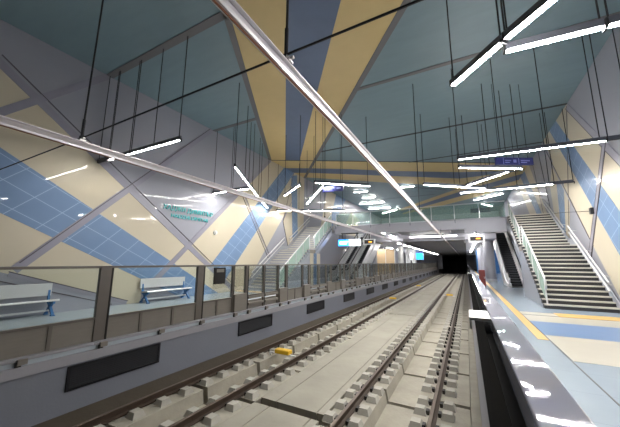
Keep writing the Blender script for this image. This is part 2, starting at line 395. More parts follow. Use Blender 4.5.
for side, rails in (('left', (RA, RB)), ('right', (RC, RD))):
    for u in range(46):
        y0 = -2.6 + u * 1.97; y1 = y0 + 1.97
        if y1 > YF: break
        if u < (2 if side == 'left' else 3): continue
        t = thing('track_slab', ((rails[0] + rails[1]) / 2, y0, -1.6),
                  'concrete slab under the %s track, %s slab counted from the near end' % (side, nth(u - (2 if side == 'left' else 3))), 'track slab', 'concrete slabs under the %s track' % side)
        s_ = MB(); s_.prism(slab_profile(side), 'y', y0 + 0.065, y1 - 0.065, M['conc']); obj('slab_body', s_, t)
        ks = [k for k in range(-20, 300) if y0 <= 4.92 - 0.02 + k * PITCH < y1]
        far = MB()
        for k in ks:
            yk = 4.90 + k * PITCH
            if yk < y0 + .2 or yk > y1 - .2:
                yk = min(max(yk, y0 + .21), y1 - .21)
            for r in rails:
                for sgn in ((-1,) if r == RA else (1, -1)):
                    x = r - sgn * 0.25
                    if y0 < 36:
                        o = bpy.data.objects.new('fastening_block', BLK[sgn]); COL.objects.link(o); o.parent = t
                        o.location = Vector((x, yk, ST)) - Vector(t.location)
                    else:
                        b = block_mesh(sgn)
                        for m_i, m_ in enumerate(b.mats):
                            far.add([(v[0] + x, v[1] + yk, v[2] + ST) for v in b.v], [f for f, q in zip(b.f, b.mi) if q == m_i], m_)
        if far.v:
            o = obj('fastening_blocks', far, t); o['kind'] = 'stuff'

ys = [YN, 5.30, 17.3, 29.3, 41.3, YF]
for i in range(5):
    w = MB()
    for x0, x1 in ((-4.16, -3.78), (-3.76, -2.82), (-2.80, -2.64)):
        w.box((x0, ys[i] + (0.22 if i else .1), -1.6), (x1, ys[i + 1] - 0.02, -1.225), M['conc2'])
    solo('walkway_slab', w, 'long flat concrete walkway slab between the tracks, %s from the near end' % nth(i), 'concrete slab', 'walkway slabs between the tracks')

def balise(x, y, lab):
    t = thing('track_balise', (x, y, ST), lab, 'track beacon', 'yellow track beacons')
    b = MB(); b.box((x - .26, y - .12, ST + .10), (x + .26, y + .12, ST + .23), M['yellow']); obj('housing', b, t, bevel=.03)
    b = MB(); b.bar((x - .5, y - .02, ST + .09), (x + .5, y - .02, ST + .09), .05, .03, M['white']); obj('mounting_bar', b, t)
    b = MB(); b.box((x - .5, y - .05, ST), (x - .44, y + .02, ST + .08), M['white']); b.box((x + .44, y - .05, ST), (x + .5, y + .02, ST + .08), M['white']); obj('bracket', b, t)
balise(-5.28, 8.06, 'yellow track beacon between the left rails, the nearest one to the viewer')
balise(-5.3, 23.6, 'yellow track beacon between the left rails, second from the near end')
balise(-5.3, 37.6, 'yellow track beacon between the left rails, third and farthest')
balise(-1.5, 28.5, 'yellow track beacon lying between the rails of the right track')

# ------------------------------------------------------------------ vents in the left platform face
for i in range(17):
    y0 = 2.96 + 4.68 * i; y1 = y0 + 1.88
    t = thing('ventilation_grille', (-6.8, (y0 + y1) / 2, -0.73), 'black ventilation grille in the left platform face, %s from near end' % nth(i), 'vent', 'ventilation grilles in the left platform face')
    f = MB()
    for a, b in (((y0, -.73), (y1, -.69)), ((y0, -.33), (y1, -.29)), ((y0, -.69), (y0 + .05, -.33)), ((y1 - .05, -.69), (y1, -.33))):
        f.box((-6.80, a[0], a[1]), (-6.765, b[0], b[1]), M['ventblack'])
    obj('frame', f, t)
    f = MB(); f.box((-6.80, y0 + .05, -.69), (-6.795, y1 - .05, -.33), M['cable'])
    for k in range(9):
        z = -.675 + k * .038
        f.add([(-6.795, y0 + .05, z + .028), (-6.77, y0 + .05, z), (-6.77, y1 - .05, z), (-6.795, y1 - .05, z + .028),
               (-6.795, y0 + .05, z + .034), (-6.77, y0 + .05, z + .006), (-6.77, y1 - .05, z + .006), (-6.795, y1 - .05, z + .034)],
              [(0, 1, 2, 3), (7, 6, 5, 4), (0, 4, 5, 1), (1, 5, 6, 2), (2, 6, 7, 3), (3, 7, 4, 0)], M['ventblack'])
    obj('louvre', f, t)

# ------------------------------------------------------------------ left platform barrier
XBAR = -6.93
bays = [(0.93, 3.5, 'kick'), (3.5, 6.06, 'kick'), (6.06, 7.42, 'kick'), (7.42, 8.1, 'box')]
k = 0
while 8.1 + 4.68 * k < 79:
    b0 = 8.1 + 4.68 * k
    bays += [(b0, b0 + 1.0, 'guide'), (b0 + 1.0, b0 + 1.95, 'guide'), (b0 + 1.95, b0 + 2.6, 'box'), (b0 + 2.6, b0 + 4.0, 'kick'), (b0 + 4.0, b0 + 4.68, 'box')]
    k += 1
def post_w(i):
    if i >= len(bays): return 0.0
    y0, y1, _ = bays[i]
    return 0.26 if (y1 - y0) > 2 or i == 2 else (0.15 if (i - 4) % 5 in (0, 3) else 0.09)
for i, (y0, y1, kind) in enumerate(bays):
    pw = post_w(i)
    kd = {'kick': 'glazed barrier bay with flat kick panel', 'box': 'glazed barrier bay with base box', 'guide': 'glazed barrier bay with open guide bars'}[kind]
    t = thing('barrier_bay', (XBAR, y0, 0), '%s, left platform, %s from the near end' % (kd, nth(i)), 'barrier', 'barrier bays along the left platform')
    p = MB(); p.box((XBAR - .045, y0 - pw / 2, 0), (XBAR + .045, y0 + pw / 2 - .04, 1.55), M['post']); p.box((XBAR - .04, y0 + pw / 2 - .04, 0), (XBAR + .05, y0 + pw / 2, 1.55), M['postdark'])
    obj('post', p, t, bevel=.006)
    a, b = y0 + pw / 2, y1 - post_w(i + 1) / 2 - .002
    p = MB(); p.box((XBAR - .05, a - pw, 1.54), (XBAR + .05, b, 1.59), M['post']); obj('top_rail', p, t, bevel=.008)
    p = MB(); p.box((XBAR - .008, a, .5), (XBAR + .008, b, 1.54), M['glass']); obj('glass_pane', p, t)
    p = MB(); p.box((XBAR - .04, a, .49), (XBAR + .05, b, .535), M['post']); obj('middle_rail', p, t)
    if kind == 'kick':
        p = MB(); p.box((XBAR - .02, a, .05), (XBAR + .02, b, .49), M['kick']); n = max(1, round((y1 - y0) / .85))
        for q in range(1, n):
            yy = y0 + (y1 - y0) * q / n; p.box((XBAR + .02, yy - .03, .05), (XBAR + .04, yy + .03, .49), M['post'])
        obj('kick_panel', p, t)
    elif kind == 'box':
        p = MB(); p.box((XBAR - .05, a - pw * .5, .06), (XBAR + .13, b, .62), M['kick']); obj('base_box', p, t, bevel=.012)
    else:
        p = MB(); p.box((XBAR - .03, a, .05), (XBAR - .01, b, .34), M['kick']); obj('kick_panel', p, t)
        for z in (.18, .4):
            p = MB(); p.box((XBAR + .0, a, z), (XBAR + .09, b, z + .09), M['kick']); obj('guide_bar', p, t, bevel=.012)
    p = MB(); p.box((XBAR - .03, a - pw, .0), (XBAR + .14, b, .055), M['lip']); obj('bottom_rail', p, t, bevel=.01)
    for yy in ((y0 + .02, (y0 + y1) / 2 + .05) if y1 - y0 > 2 else (y0 + .02,)):
        p = MB(); p.box((XBAR + .12, yy - .06, -.05), (XBAR + .2, yy + .07, .04), M['kick'])
        p.box((XBAR + .14, yy - .08, -.09), (XBAR + .17, yy - .0, .0), M['clip']); obj('foot_bracket', p, t)
    if i == 2:
        p = MB(); p.box((XBAR + .01, 6.55, 1.0), (XBAR + .07, 7.0, 1.5), M['postdark']); p.box((XBAR + .07, 6.62, 1.36), (XBAR + .075, 6.93, 1.46), M['kick'])
        o = obj('control_box', p, t, bevel=.008); o['label'] = 'dark control box on the glass'

# ------------------------------------------------------------------ right platform barrier, seen from above
XF = 0.13
yb = [-0.6, 2.62, 8.3, 13.6, 18.9, 24.2, 29.5, 34.8, 40.1, 45.4, 50.7, 56.0, 61.3, 66.6, 71.9, 77.2, 82.5]
for i in range(len(yb) - 1):
    y0, y1 = yb[i], yb[i + 1]
    t = thing('barrier_bay', (XF, y0, 0), 'black barrier bay with polished steel cap, right platform, %s from the near end' % nth(i), 'barrier', 'barrier bays along the right platform')
    p = MB(); p.box((XF - .002, y0, 1.19), (XF + .127, y1 - .005, 1.30), M['cap']); obj('steel_cap', p, t, bevel=.006)
    p = MB(); p.box((.09, y0, 0), (XF + .09, y1 - .005, 1.19), M['blackface']); obj('black_panel', p, t)
    if i in (1, 3):
        p = MB(); p.box((-0.012, y0, 1.265), (XF - .002, y0 + .41, 1.285), M['white']); p.box((-0.012, y0, 1.2), (0.0, y0 + .41, 1.265), M['white'])
        obj('arm_bracket', p, t)

# ------------------------------------------------------------------ overhead conductor rails
def conductor(x, lab):
    t = thing('conductor_rail', (x, 2.13, 3.5), lab, 'overhead conductor', 'overhead conductor rails')
    z = 3.53
    prof = [(-.045, .11), (.045, .11), (.045, .098), (.012, .09), (.03, .02), (.026, -.012), (-.026, -.012), (-.03, .02), (-.012, .09), (-.045, .098)]
    p = MB(); p.prism([(x + a, z + b) for a, b in prof], 'y', YN, 84.0, M['alu']); obj('profile', p, t)
    p = MB(); p.tube([(x, YN, z - .016), (x, 84.0, z - .016)], .009, M['copper'], 6); obj('contact_wire', p, t)
    for yh in (2.13, 11.5, 22.0):
        top = H if yh < 22 else 4.05
        p = MB(); p.box((x - .06, yh - .04, z + .11), (x + .06, yh + .04, z + .135), M['alu']); p.box((x - .02, yh - .03, z + .135), (x + .02, yh + .03, z + .2), M['dark'])
        p.tube([(x - .05, yh, z + .15), (x + .09, yh, z + .15)], .016, M['alu'], 8)
        h = obj('hanger_clamp', p, t)
        p = MB(); p.tube([(x, yh, z + .19), (x + .02, yh + .02, top)], .014, M['cable'], 6)
        if yh < 3:
            p.tube([(x, yh, z + .2), (x, yh, z + .5)], .022, M['dark'], 6)
        obj('hanger_cable', p, t)
conductor(-1.43, 'silver overhead conductor rail above the right track, running diagonally across the picture')
conductor(-5.45, 'silver overhead conductor rail above the left track, entering at the left edge')
p = MB(); p.tube([(XL, 2.13, 3.72), (-5.5, 2.13, 3.70), (-1.4, 2.13, 3.74), (XR, 2.13, 3.8)], .012, M['cable'], 6)
solo('span_wire', p, 'thin black span wire stretched across the hall between the two conductor hangers', 'wire')

# ------------------------------------------------------------------ pendant lamps
def lamp(p, q, label, lit=True, z=5.35, top=H, group='linear pendant lamps', ncab=2, far=False, w=.052):
    P, Q = Vector((p[0], p[1], z)), Vector((q[0], q[1], z)); d = (Q - P).normalized()
    t = thing('pendant_lamp', (P + Q) / 2, label, 'lamp', group)
    b = MB(); b.bar(P + Vector((0, 0, .075)), Q + Vector((0, 0, .075)), w, .13, M['housing'])
    b.bar(P - d * .03 + Vector((0, 0, .06)), P + Vector((0, 0, .06)), w + .02, .14, M['dark']); b.bar(Q, Q + d * .03, w + .01, .1, M['dark'])
    obj('housing', b, t)
    b = MB(); b.bar(P + d * .02 + Vector((0, 0, .004)), Q - d * .02 + Vector((0, 0, .004)), w * .9, .012, M['lamp2' if far else ('lampdim' if p[0] < -7 else 'lamp')] if lit else M['dark']); obj('diffuser', b, t)
    if ncab:
        for k in range(ncab):
            c = P + (Q - P) * ((k + .02) / (ncab - 1) * .96 if ncab > 1 else .5) + Vector((0, 0, .12))
            b = MB(); b.tube([c, (c.x, c.y, top)], .014, M['cable'], 5); obj('suspension_cable', b, t)
lamp((.03, 6.22), (.81, 5.28), 'lit linear lamp at top right with its lower end nearest the middle of the hall', w=.10)
lamp((.86, 5.22), (1.75, 4.24), 'lit linear lamp at top right running out through the top edge of the picture', w=.10)
lamp((.88, 5.56), (2.17, 5.65), 'lit linear lamp at top right, left piece of the near horizontal row', w=.10)
lamp((2.22, 5.655), (3.5, 5.74), 'lit linear lamp cut by the right edge of the picture at top right', w=.10)
lamp((.01, 11.2), (3.99, 11.42), 'long lit linear lamp crossing in front of the right wall, above the blue sign', ncab=4)
lamp((4.03, 11.425), (4.6, 11.45), 'short unlit black lamp end against the right wall, above the wall strut', lit=False)
lamp((.02, 12.21), (2.2, 13.47), 'lit linear lamp running right under the blue hanging sign on the right', ncab=3)
lamp((.30, 15.40), (1.80, 13.70), 'lit linear lamp slanting up to the right below the right hanging sign')
lamp((-1.51, 14.24), (1.1, 16.39), 'lit linear lamp in the middle, in front of the blue ceiling band', ncab=3)
lamp((-.02, 16.9), (3.86, 16.9), 'long lit linear lamp just above the top of the right staircase', ncab=4)
lamp((3.9, 16.9), (4.6, 16.87), 'short unlit black lamp end above the right staircase', lit=False)
lamp((-9.98, 5.35), (-7.42, 5.38), 'lit linear lamp under the left ceiling beam, longer piece right of the conductor rail', ncab=3)
lamp((-11.3, 5.33), (-10.02, 5.35), 'short lit linear lamp piece at left, left of the conductor rail')
lamp((-12.0, 5.32), (-11.34, 5.33), 'unlit dark lamp end against the left wall', lit=False)
lamp((-7.71, 8.06), (-10.4, 12.95), 'long lit linear lamp slanting steeply down to the conductor rail at left', ncab=4)
lamp((-10.65, 13.42), (-11.85, 15.75), 'lit linear lamp below the conductor rail, lower end of the steep slanting row')
lamp((-11.95, 10.94), (-10.62, 10.92), 'lit linear lamp left of the steep slanting one, longer of a level pair')
lamp((-10.56, 10.93), (-9.49, 10.99), 'lit linear lamp touching the steep slanting one, shorter of a level pair')
lamp((-11.95, 17.0), (-7.48, 19.19), 'long lit linear lamp level across the wall above the left staircase', ncab=4)
lamp((-8.79, 15.82), (-5.80, 12.12), 'lit linear lamp rising to the right beside the left hanging sign', ncab=3)
lamp((-5.98, 11.55), (-3.89, 13.31), 'lit linear lamp level above the left blue hanging sign', ncab=3)
lamp((-8.74, 13.16), (-6.78, 11.53), 'short lit linear lamp rising to the right in front of the left blue wall stripe')
for i, (a, b) in enumerate([((-9.76, 27.75), (-8.39, 27.93)), ((-9.87, 30.84), (-8.42, 30.84)), ((-11.26, 33.98), (-8.25, 34.14)), ((-11.16, 37.47), (-8.4, 37.96)), ((-10.48, 42.27), (-7.38, 39.37))]):
    lamp(a, b, 'white lamp on the far teal ceiling at left, %s from near end' % nth(i), z=8.86, ncab=0, group='far ceiling lamps', far=True, w=.1)
lamp((-5.03, 27.86), (-3.86, 28.05), 'white ceiling lamp on the far teal ceiling right behind the conductor rail', z=8.86, ncab=0, group='far ceiling lamps', far=True, w=.1)
lamp((1.32, 37.72), (3.93, 35.39), 'white slanted ceiling lamp far away near the top of the right staircase', z=8.86, ncab=0, group='far ceiling lamps', far=True, w=.1)
lamp((2.19, 40.49), (3.44, 42.84), 'short white ceiling lamp farthest away at right', z=8.86, ncab=0, group='far ceiling lamps', far=True, w=.1)

# hanging signs
def hang_sign(p, q, z0, z1, lab, marks):
    P, Q = Vector((p[0], p[1], 0)), Vector((q[0], q[1], 0)); zc = (z0 + z1) / 2; d = (Q - P).normalized(); n = Vector((d.y, -d.x, 0))
    t = thing('hanging_sign', ((p[0] + q[0]) / 2, (p[1] + q[1]) / 2, z0), lab, 'sign', 'blue hanging signs')
    b = MB(); b.bar(P + Vector((0, 0, zc)), Q + Vector((0, 0, zc)), .1, z1 - z0, M['signblue']); obj('panel', b, t, bevel=.008)
    b = MB(); L = (Q - P).length
    for a, c, za, zb in marks:
        A = P + d * (a * L) + n * .053; B = P + d * (c * L) + n * .053
        b.bar(A + Vector((0, 0, z0 + (za + zb) / 2 * (z1 - z0))), B + Vector((0, 0, z0 + (za + zb) / 2 * (z1 - z0))), .006, (zb - za) * (z1 - z0), M['signmark'])
    o = obj('sign_marking', b, t); o['label'] = 'pale sign markings'
    b = MB()
    for f in (.12, .88):
        c = P + (Q - P) * f; b.tube([(c.x, c.y, z1), (c.x, c.y, H)], .01, M['cable'], 5)
    obj('suspension_cable', b, t)
hang_sign((1.3, 12.95), (2.6, 13.68), 5.50, 5.80, 'dark blue hanging sign in front of the right wall, above the stairs', [(.19, .2, .05, .95), (.24, .4, .5, .62), (.24, .36, .25, .36), (.46, .54, .3, .7), (.60, .61, .05, .95), (.66, .9, .5, .62), (.66, .82, .25, .36)])
hang_sign((-5.87, 12.15), (-4.83, 12.22), 5.0, 5.27, 'dark blue hanging sign over the left track, before the far ceiling', [(.1, .2, .3, .7), (.26, .6, .55, .68), (.26, .5, .25, .38), (.7, .9, .4, .62)])

# ------------------------------------------------------------------ wall lettering
def lettering(name, body, y0, y1, z0, h, parent):
    cu = bpy.data.curves.new(name, 'FONT'); cu.body = body; cu.extrude = .02; cu.size = 1.0
    o = bpy.data.objects.new(name, cu); COL.objects.link(o)
    bpy.context.view_layer.update()
    dg = bpy.context.evaluated_depsgraph_get(); me = bpy.data.meshes.new_from_object(o.evaluated_get(dg))
    bpy.data.objects.remove(o)
    xs = [v.co.x for v in me.vertices]; zs = [v.co.y for v in me.vertices]
    sx = (y1 - y0) / (max(xs) - min(xs)); sz = h / (max(zs) - min(zs))
    for v in me.vertices:
        x, y, z = v.co
        v.co = Vector((XL + .055 + z, y0 + (x - min(xs)) * sx, z0 + (y - min(zs)) * sz)) - Vector(BASE[parent.name])
    me.materials.clear(); me.materials.append(M['letters'])
    o = bpy.data.objects.new(name, me); COL.objects.link(o); o.parent = parent
    return o
t = thing('station_name', (XL + .03, 9.5, 3.7), 'teal station name lettering in two lines on the grey left wall triangle', 'lettering')
lettering('upper_line', 'ХАДЖИ ДИМИТЪР', 8.12, 11.03, 4.02, .27, t)
lettering('lower_line', 'HADZHI DIMITAR', 8.55, 10.75, 3.74, .17, t)
b = MB(); b.tube([(XL + .02, 11.3, 3.25), (XL + .1, 11.3, 3.25)], .12, M['white'], 14); b.tube([(XL + .1, 11.3, 3.25), (XL + .15, 11.3, 3.25)], .08, M['white'], 14)
solo('wall_camera', b, 'small round white dome camera on the cream left wall', 'camera')
b = MB(); b.box((XR - .12, 15.22, 3.65), (XR - .025, 15.4, 3.9), M['dark']); b.tube([(XR - .03, 15.4, 3.78), (XR - .03, 18.4, 4.2), (XR - .03, 21.5, 4.6)], .012, M['cable'], 5)
solo('junction_box', b, 'small dark junction box with a thin cable on the right wall above the stairs', 'box')

# ------------------------------------------------------------------ benches
def bench(y0, y1, lab):
    t = thing('bench', (-11.7, (y0 + y1) / 2, 0), lab, 'bench', 'steel benches along the left wall')
    b = MB(); b.box((-11.93, y0, .58), (-11.90, y1, .97), M['steel']); obj('backrest', b, t, bevel=.01)
    b = MB(); b.prism([(-11.88, .44), (-11.45, .50), (-11.43, .46), (-11.43, .44), (-11.47, .44), (-11.88, .40)], 'y', y0 + .04, y1 + .06, M['steel']); obj('seat', b, t)
    for yy in (y0 + .12, y1 - .06):
        b = MB()
        b.bar((-11.96, yy, .02), (-11.5, yy, .46), .06, .07, M['bench_blue'], up=(0, 1, 0)); b.bar((-11.46, yy, .02), (-11.9, yy, .46), .06, .07, M['bench_blue'], up=(0, 1, 0))
        b.bar((-11.88, yy, .42), (-11.95, yy, .95), .05, .06, M['bench_blue'], up=(0, 1, 0)); b.box((-11.9, yy - .03, .36), (-11.46, yy + .03, .43), M['bench_blue'])
        b.box((-11.98, yy - .05, 0), (-11.88, yy + .05, .03), M['bench_blue']); b.box((-11.52, yy - .05, 0), (-11.4, yy + .05, .03), M['bench_blue'])
        obj('leg', b, t)
    b = MB(); b.box((-11.75, y0 + .1, .12), (-11.7, y1 - .06, .17), M['steel']); obj('stretcher', b, t)
bench(2.3, 4.45, 'brushed steel bench with blue legs at the left edge, before the blue wall tiles')
bench(7.35, 9.5, 'brushed steel bench with blue legs under the teal station lettering')

# ------------------------------------------------------------------ staircases
ZG = 4.62
def staircase(x0, x1, wall_right, lab, grp):
    """x0 = open side; the other side stands at the wall"""
    t = thing('staircase', ((x0 + x1) / 2, 14.2, 0), lab, 'stairs')
    sg = 1 if x1 > x0 else -1
    n1, n2 = 15, 12; Y0, YL0, YL1, Y2 = 14.2, 17.8, 18.6, 21.7; ZL = 2.55
    r1, g1 = ZL / n1, (YL0 - Y0) / n1; r2, g2 = (ZG - ZL) / n2, (Y2 - YL1) / n2
    xw = x1 - sg * 0.0
    def step(y, z, r, g):
        b = MB(); b.box((x0, y, z - .02), (xw, y + g + .01, z + r - .03), M['riser' if sg > 0 else 'stair_side']); b.box((x0, y - .015, z + r - .03), (xw, y + g + .01, z + r), M['step']); b.box((x0, y - .02, z + r - .05), (xw, y + .035, z + r + .002), M['nosing'])  # left risers take a pale colour that stands for the light on them
        obj('step', b, t)
    for i in range(n1): step(Y0 + i * g1, i * r1, r1, g1)
    for i in range(n2): step(YL1 + i * g2, ZL + i * r2, r2, g2)
    b = MB(); b.box((x0, YL0, ZL - .25), (xw, YL1, ZL), M['step']); b.box((x0, YL0 - .03, ZL - .16), (xw, YL0, ZL), M['tan']); obj('landing', b, t)
    # solid side below the flights
    b = MB(); b.prism([(Y0 + .02, 0), (YL0, ZL - .2), (YL1, ZL - .2), (Y2, ZG - .25), (Y2, ZG - .7), (YL1, ZL - .6), (YL1, 0)], 'x', x0 + sg * .02, x0 + sg * .12, M['stair_side']); obj('side_wall', b, t)
    b = MB(); b.prism([(YL1 - .1, 0), (YL1, 0), (YL1, ZL - .3), (YL1 - .1, ZL - .3)], 'x', x0, xw, M['stair_side']); obj('back_wall', b, t)
    if sg < 0:
        b = MB()
        for ya, yb_, m_ in ((17.85, 18.35, 'wall_cream'), (18.35, 18.85, 'wall_blue'), (18.85, 19.4, 'wall_cream')): b.box((x0, ya, 0), (x0 - .15, yb_, ZL - .25), M[m_])
        obj('striped_pier', b, t)
    # glass balustrade on the open side
    xg = x0 + sg * .10
    for (ya, za, yb_, zb) in ((Y0 + .05, r1, YL0 + .1, ZL), (YL1 + .05, ZL + .02, Y2, ZG)):
        L = yb_ - ya; n = 4
        for q in range(n):
            a, c = ya + L * q / n + .03, ya + L * (q + 1) / n - .03
            fz = lambda y: za + (zb - za) * (y - ya) / L
            b = MB(); b.prism([(a, fz(a) + .05), (c, fz(c) + .05), (c, fz(c) + .95), (a, fz(a) + .95)], 'x', xg, xg + sg * .015, M['rglass' if sg > 0 else 'rglass2']); obj('glass_panel', b, t)
        for q in range(n + 1):
            y = ya + L * q / n; z = za + (zb - za) * q / n
            b = MB(); b.box((xg - .02, y - .02, z - .1), (xg + .025, y + .02, z + .98), M['steel']); obj('baluster', b, t)
        b = MB(); b.tube([(xg, ya - .12, za + .55), (xg, ya - .14, za + .9), (xg, ya - .02, za + 1.0), (xg, yb_, zb + 1.0)], .034, M['steel'], 8); obj('handrail', b, t, smooth=True)
    # two rails along the wall side
    xh = x1 - sg * .2
    for (ya, za, yb_, zb) in ((Y0 + .1, .1, YL0 + .1, ZL), (YL1, ZL, Y2 + .1, ZG)):
        for hh in (.62, .92):
            b = MB(); b.tube([(xh, ya, za + hh), (xh, yb_, zb + hh)], .032, M['steel'], 8)
            for f in (.1, .5, .9):
                y = ya + (yb_ - ya) * f; z = za + (zb - za) * f + hh
                b.bar((xh, y, z), (x1, y, z - .04), .02, .02, M['steel'])
            obj('handrail', b, t, smooth=False)
    b = MB(); b.prism([(Y0 - .05, 0), (YL0, ZL), (YL1, ZL), (Y2, ZG), (Y2, ZG + .3), (YL1, ZL + .3), (YL0, ZL + .3), (Y0 - .05, .3)], 'x', x1 - sg * .05, x1 - sg * .005, M['stair_side']); obj('wall_stringer', b, t)
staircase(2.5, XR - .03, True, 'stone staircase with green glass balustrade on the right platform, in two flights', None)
staircase(-9.6, XL + .03, False, 'stone staircase with green glass balustrade against the left wall', None)

# ------------------------------------------------------------------ gallery, soffits, escalators
mb = MB()
YG = 22.2
mb.box((-9.6, YG, 3.98), (0.1, YG + .25, ZG), M['gallery'])                   # fascia over the tracks
mb.box((0.1, YG - .1, 3.68), (2.45, YG + .25, ZG + .02), M['gallery'])        # deeper fascia at right
mb.box((XL, 21.7, 4.2), (-9.6, 21.95, ZG), M['step']); mb.box((2.5, 21.7, 4.2), (XR, 21.95, ZG), M['step'])                           # stair head landings
mb.box((XL, 21.95, 4.3), (-9.6, 24.5, ZG), M['gallery']); mb.box((2.45, 21.95, 4.3), (XR, 24.5, ZG), M['gallery'])
mb.box((-9.6, YG + .25, 4.3), (2.45, 24.0, ZG), M['gallery'])
struct('slab_gallery', mb)
mb = MB()
mb.box((-5.3, 29.0, 3.7), (0.05, YF, ZG), M['soffit'])                         # box above the tracks
for x0, x1, y0, y1 in ((XL, -11.2, 29, 34.5), (-8.5, -5.3, 29, 34.5), (XL, -5.3, 34.5, YF), (0.05, 2.4, 29, 35.5), (3.8, XR, 29, 35.5), (0.05, XR, 35.5, YF)):
    mb.box((x0, y0, 3.75), (x1, y1, ZG - .02), M['gallery']); mb.box((x0, y0, ZG - .02), (x1, y1, ZG), M['backwall'])
mb.box((-5.3, 28.9, 3.98), (0.05, 29.0, 4.3), M['gallery'])
mb.box((-5.36, 29.0, 3.5), (-5.22, YF, 3.72), M['soffit']); mb.box((-0.03, 29.0, 3.45), (0.1, YF, 3.72), M['tunnel'])
struct('slab_upper_floor', mb)
mb = MB()
mb.box((-5.3, 24.0, 4.3), (-1.0, 29.0, 4.45), M['gallery'])
struct('slab_link', mb)

# glass railing on the gallery edge
xs = [-9.5 + 1.5 * i for i in range(9)]
for i in range(8):
    x0, x1 = xs[i], xs[i + 1]
    t = thing('glass_railing', ((x0 + x1) / 2, YG + .06, ZG), 'clear glass railing panel along the gallery edge, %s from the left' % nth(i), 'railing', 'glass railing panels on the gallery')
    b = MB(); b.box((x0 + .03, YG + .05, ZG + .08), (x1 - .03, YG + .065, ZG + 1.05), M['rglass3']); obj('glass_panel', b, t)
    b = MB(); b.tube([(x0, YG + .058, ZG + 1.1), (x1, YG + .058, ZG + 1.1)], .025, M['steel'], 8); obj('handrail', b, t)
    for x in (x0 + .02,):
        b = MB(); b.box((x - .02, YG - .03, ZG - .2), (x + .02, YG + .0, ZG + .05), M['housing']); b.box((x - .015, YG + .03, ZG), (x + .015, YG + .08, ZG + 1.1), M['steel']); obj('post', b, t)

def escalator(x0, x1, ya, lab):
    t = thing('escalator', ((x0 + x1) / 2, ya, 0), lab, 'escalator', 'escalators up to the gallery')
    yb_ = ya + 7.8; yt = ya - 1.2; yh = yb_ + .8
    sl = ZG / (yb_ - ya)
    fz = lambda y: min(max((y - ya) * sl, 0), ZG)
    b = MB(); b.prism([(yt, .02), (ya, .02), (yb_, ZG), (yh, ZG), (yh, ZG - .5), (yb_ + .3, ZG - .5), (ya + 1.2, .0), (yt, .0)], 'x', x0 + .2, x1 - .2, M['escal'])
    n = 26
    for k in range(n):
        y = ya + (yb_ - ya) * k / n; b.box((x0 + .2, y, fz(y) - .02), (x1 - .2, y + (yb_ - ya) / n, fz(y) + sl * (yb_ - ya) / n), M['escal'])
        b.box((x0 + .2, y - .01, fz(y) + sl * (yb_ - ya) / n - .02), (x1 - .2, y + .02, fz(y) + sl * (yb_ - ya) / n + .004), M['housing'])
    obj('steps', b, t)
    for xa, xb in ((x0, x0 + .2), (x1 - .2, x1)):
        b = MB(); b.prism([(yt - .1, 0), (ya + 1.5, 0), (yb_ + .3, ZG - .7), (yh + .1, ZG - .7), (yh + .1, ZG + .12), (yb_, ZG + .3), (ya, .3), (yt - .1, .25)], 'x', xa, xb, M['steel']); obj('skirt', b, t)
        xm = (xa + xb) / 2
        b = MB(); b.prism([(yt - .1, .25), (ya, .3), (yb_, ZG + .3), (yh + .1, ZG + .12), (yh + .1, ZG + .95), (yb_, ZG + .98), (ya - .1, .98), (yt + .1, .95), (yt - .2, .7), (yt - .25, .5)], 'x', xm - .03, xm + .03, M['steel']); obj('balustrade', b, t)
        b = MB(); b.tube([(xm, yt - .2, .45), (xm, yt - .2, .75), (xm, yt + .1, .97), (xm, ya - .1, 1.0), (xm, yb_, ZG + 1.0), (xm, yh + .1, ZG + .97)], .045, M['cable'], 8); obj('handrail', b, t)
escalator(2.5, 3.7, 26.3, 'steel escalator behind the right staircase, rising away from the viewer')
escalator(-9.8, -8.6, 25.4, 'steel escalator with dark steps under the left gallery, nearer the track')
escalator(-11.1, -9.9, 25.4, 'steel escalator with dark steps under the left gallery, nearer the wall')

# signs and displays below the gallery
t = thing('lit_sign', (-8.25, YG - .15, 3.0), 'lit blue and white box sign hanging under the left end of the gallery', 'sign')
b = MB(); b.box((-9.22, YG - .2, 2.98), (-7.28, YG - .06, 3.52), M['steel']); obj('casing', b, t)
b = MB(); b.box((-9.2, YG - .215, 3.0), (-8.25, YG - .2, 3.5), M['signlitblue']); obj('blue_face', b, t)
b = MB(); b.box((-8.25, YG - .215, 3.0), (-7.3, YG - .2, 3.5), M['signlit']); obj('white_face', b, t)
b = MB()
for x, w, z, h in ((-9.05, .12, 3.12, .24), (-8.85, .5, 3.3, .07), (-8.85, .4, 3.14, .05)):
    b.box((x, YG - .222, z), (x + w, YG - .215, z + h), M['signlit'])
obj('sign_marking', b, t)
b = MB()
for x in (-8.9, -7.6): b.box((x, YG - .15, 3.52), (x + .05, YG - .1, 4.0), M['dark'])
b.box((-8.95, YG - .15, 3.95), (-7.5, YG, 4.05), M['dark'])
obj('hanger', b, t)
def display(x0, x1, z0, z1, lab, zt):
    t = thing('display_board', ((x0 + x1) / 2, YG - .2, z0), lab, 'display', 'train displays under the gallery')
    b = MB(); b.box((x0 - .1, YG - .28, z0 - .07), (x1 + .1, YG - .12, z1 + .07), M['steel']); obj('frame', b, t)
    b = MB(); b.box((x0, YG - .29, z0), (x1, YG - .28, z1), M['dark']); obj('screen', b, t)
    b = MB(); b.box((x0 + (x1 - x0) * .45, YG - .295, z0 + .1), (x0 + (x1 - x0) * .8, YG - .29, z0 + .18), M['amber']); obj('display_text', b, t)
    b = MB(); b.box(((x0 + x1) / 2 - .04, YG - .22, z1 + .07), ((x0 + x1) / 2 + .04, YG - .16, zt), M['dark']); b.box(((x0 + x1) / 2 - .04, YG - .22, zt - .05), ((x0 + x1) / 2 + .04, YG - .08, zt), M['dark']); obj('hanger', b, t)
